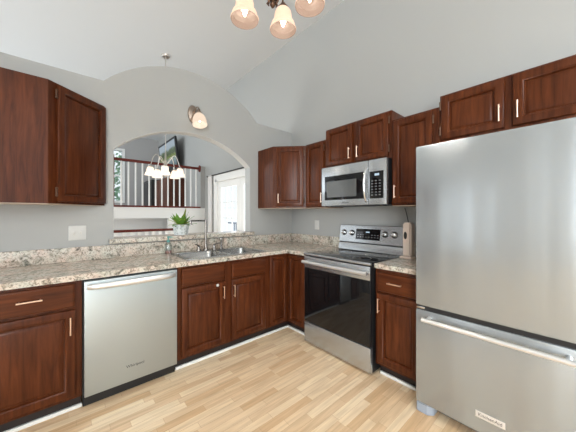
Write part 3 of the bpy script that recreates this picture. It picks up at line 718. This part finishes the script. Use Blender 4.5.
def chandelier(name, label, cx, cy, zr, rad, angs, s, metal, power, rod_r):
    t = thing(name, label, 'chandelier', (cx, cy, zr))
    bm = B(); lathe(bm, [(0, -.03), (.05, -.028), (.062, -.01), (.064, 0)], (cx, cy, HC - .001)); part('canopy', bm, metal, t)
    bm = B(); tube(bm, [(cx, cy, zr + .40), (cx, cy, HC - .02)], rod_r, 8); part('rod', bm, metal, t)
    bm = B(); lathe(bm, [(0, -.02), (.008, -.015), (.016, .0), (.010, .015), (.020, .03), (.026, .05), (.014, .08), (.012, .16), (.022, .19), (.026, .23), (.014, .27), (.010, .40), (0, .41)], (cx, cy, zr), seg=20)
    for k in range(6):
        a = k * math.pi / 3; tube(bm, [(cx + .012 * math.cos(a), cy + .012 * math.sin(a), zr + .03), (cx + .030 * math.cos(a), cy + .030 * math.sin(a), zr + .012), (cx + .022 * math.cos(a), cy + .022 * math.sin(a), zr - .002)], [.006, .007, .003], 6)
    part('column', bm, metal, t)
    for a in angs:
        w_ = R(a + YAW - 90); d = Vector((math.cos(w_), math.sin(w_), 0)); c = Vector((cx, cy, zr)); e = c + d * rad
        bm = B(); H0 = .134 * s
        tube(bm, arc(lambda q_: c + d * (rad * q_) + Vector((0, 0, .20 * (1 - q_) + (H0 + .012) * q_ + .16 * math.sin(math.pi * q_ ** 1.3) - .02 * math.sin(2 * math.pi * q_))), 22), .006, 8)
        lathe(bm, [(0, H0 + .03), (.016, H0 + .028), (.022, H0 + .012), (.034 * s, H0 + .004), (.034 * s, H0 - .006)], e, None, 18)
        ar = part('arm', bm, metal, t)
        part('lamp_shade', shade_bm(e, s), [SHADE, SHADE_IN] if power > 9 else [SHADEW, SHADEW_IN], ar, 'frosted glass bell shade'); bulb(ar, e, s)
        point('bulb_light', e + Vector((0, 0, .05 * s)), power, t)
    return t
chandelier('chandelier', 'bronze chandelier with frosted bell shades hanging over the kitchen floor', -1.048, -1.0796, 2.444, .202, [75, 147, 219, 291, 3], 1.0, BRONZE, 9.6, .008)
chandelier('chandelier', 'small five-shade chandelier hanging beyond the arched opening before the loft railing', -.635, 2.28, 1.925, .225, [5, 77, 149, 221, 293], 1.0, NICKEL, 4.0, .006)
t = thing('wall_sconce', 'nickel wall sconce with frosted glass shade above the arched opening', 'sconce', (-.815, .65, 2.41))
bm = B(); lathe(bm, [(.0, .022), (.030, .020), (.046, .012), (.050, 0)], (-.815, .6495, 2.415), AX_NY @ Matrix.Diagonal((1.2, 2.0, 1, 1)), 28); part('backplate', bm, SCONCE, t)
sx_, sy_, sz_ = -.80, .525, 2.385; TS = Matrix.Rotation(R(-14), 4, 'X')
bm = B(); tube(bm, arc(lambda q_: (-.815 + .015 * q_, .635 - .125 * q_, 2.425 + .05 * math.sin(math.pi * q_ * .9) - .012 * q_), 12), .009, 10)
lathe(bm, [(0, .045), (.02, .043), (.027, .025), (.036, .005), (.034, -.01)], (sx_, sy_, sz_), TS, 20); part('arm', bm, SCONCE, t)
bm = B(); so = [(.034, .0), (.052, -.02), (.066, -.05), (.072, -.08), (.073, -.105), (.077, -.118), (.0765, -.126)]
lathe(bm, so + [(r_ - .003, z_) for r_, z_ in so[::-1]], (sx_, sy_, sz_), TS, 32); part('lamp_shade', bm, SCSHADE, t, 'frosted glass shade')
bulb(t, (sx_, sy_ - .025, sz_ - .115), .9); point('bulb_light', (sx_, sy_ - .02, sz_ - .085), 1.6, t)

# ------------------------------------------------------------------ beyond the opening: railings, curtain, television, cabinets
t = thing('loft_railing', 'loft balustrade with red-brown top rail and white balusters seen through the arch', 'railing', (-.3, YL + .04, 1.455))
part('top_rail', boxes((-1.15, .535, YL + .005, YL + .065, 2.355, 2.41), bev=.012), RAILWOOD, t)
part('bottom_rail', boxes((-1.15, .54, YL - .015, YL + .07, 1.455, 1.49), bev=.004), RAILWOOD, t)
part('newel_post', boxes((-1.20, -1.145, YL + .005, YL + .065, 1.455, 2.46), bev=.006), RAILWOOD, t)
bm = B(); lathe(bm, [(0, .03), (.05, .028), (.06, .015), (.06, 0)], (.543, YL + .035, 2.383), AX_NX @ Matrix.Diagonal((1.35, 1, 1, 1)), 20); part('rosette', bm, RAILWOOD, t)
for k in range(13): part('baluster', boxes((-1.044 + k * .1235, -1.018 + k * .1235, YL + .022, YL + .048, 1.488, 2.357), bev=.003), WHITE, t)
t = thing('stair_guardrail', 'red-brown handrail on white pickets below the loft edge', 'railing', (-1.2, 3.5, 0))
part('handrail', boxes((-2.6, -.13, 3.47, 3.53, .97, 1.02), bev=.01), RAILWOOD, t); part('base_rail', boxes((-2.6, -.13, 3.47, 3.53, 0, .08)), WHITE, t)
for k in range(20): part('picket', boxes((-2.55 + k * .125, -2.49 + k * .125, 3.485, 3.515, .08, .97)), WHITE, t)
bm = B(); tube(bm, [(.60, 3.46, 2.17), (.60, .95, 2.17)], .011, 10)
t = thing('curtain_rod', 'thin dark curtain rod above the french door', 'rod', (.60, 2.3, 2.17)); part('pole', bm, RODM, t)
bm = B(); lathe(bm, [(0, .03), (.016, .025), (.02, .012), (.012, 0)], (.60, 3.455, 2.17), Matrix.Rotation(R(-90), 4, 'X'), 14); part('finial', bm, RODM, t)
for y_ in (3.41, 1.0): part('bracket', boxes((.60, .65, y_ - .008, y_ + .008, 2.155, 2.166)), RODM, t)
bm = B(); yy = [3.425 - .19 * i / 40 for i in range(41)]; pr = None
for i, y_ in enumerate(yy):
    x_ = .603 + .018 * math.sin(i * 1.05); cur = [bm.verts.new((x_, y_, .03)), bm.verts.new((x_, y_, 2.183)), bm.verts.new((x_ + .003, y_, 2.183)), bm.verts.new((x_ + .003, y_, .03))]
    if pr:
        for a_ in range(4): bm.faces.new((pr[a_], pr[(a_ + 1) % 4], cur[(a_ + 1) % 4], cur[a_]))
    else: bm.faces.new(cur[::-1])
    pr = cur
bm.faces.new(pr); bmesh.ops.recalc_face_normals(bm, faces=bm.faces)
single('curtain', bm, CURT, 'white curtain panel bunched at the far end of the dark rod', 'curtain', (.603, 3.33, .03))
t = thing('television', 'wall-mounted television with a landscape picture up in the loft', 'television', (.45, 5.85, 2.62))
TM = Matrix.Translation((.45, 5.85, 3.02)) @ Matrix.Rotation(R(-6), 4, 'Y')
bm = B(); box(bm, -.02, .03, -.79, .79, -.42, .42, bev=.008, M=TM); part('frame', bm, BLACK, t)
bm = B(); box(bm, -.0225, -.0195, -.72, .72, -.34, .36, M=TM); part('screen', bm, TVP, t, 'lit screen')
bm = B(); box(bm, .02, .20, -.12, .12, -.06, .06, M=TM); part('wall_mount', bm, BLACK, t)
t = thing('media_cabinet', 'brown wooden cabinet under the television in the loft', 'cabinet', (.42, 5.6, 1.455))
part('carcass', boxes((.20, .645, 5.0, 6.25, 1.455, 2.30), bev=.006), BROWN, t)
for k in range(3): part('door', boxes((.185, .2, 5.02 + k * .41, 5.41 + k * .41, 1.50, 2.26), bev=.004), BROWN, t)
t = thing('display_cabinet', 'black cabinet with glass shelves behind the loft balusters, beside the brown cabinet', 'cabinet', (.35, 6.75, 1.455))
part('carcass', boxes((.12, .64, 6.32, 7.35, 1.455, 2.36), bev=.006), BLACK, t)
part('glass_door', boxes((.112, .12, 6.38, 7.29, 1.52, 2.30)), BGLASS, t)
t = thing('tree', 'leafy green tree outside the loft window', 'tree', (-1.0, 9.6, -.2))
bm = B(); tube(bm, [(-1.0, 9.6, -.2), (-1.02, 9.6, 1.6), (-.95, 9.55, 3.4)], [.14, .11, .05], 8); part('trunk', bm, BROWN, t)
bm = B(); rnd = random.Random(5)
for i in range(1500):
    d = Vector((rnd.gauss(0, 1), rnd.gauss(0, 1), rnd.gauss(0, 1))).normalized() * rnd.uniform(.3, 1) ** .5
    p = Vector((-1.0, 9.6, 2.6)) + Vector((d.x * 1.3, d.y * .9, d.z * 1.5)); n = Vector((rnd.gauss(0, 1), rnd.gauss(0, 1), rnd.gauss(0, 1) + 1)).normalized()
    a = n.orthogonal().normalized() * rnd.uniform(.06, .12); b_ = n.cross(a)
    bm.faces.new([bm.verts.new(p + q_) for q_ in (-a, b_ * .55, a, -b_ * .55)])
part('foliage', bm, simple('tree_leaf', (.16, .30, .19), .6), t)
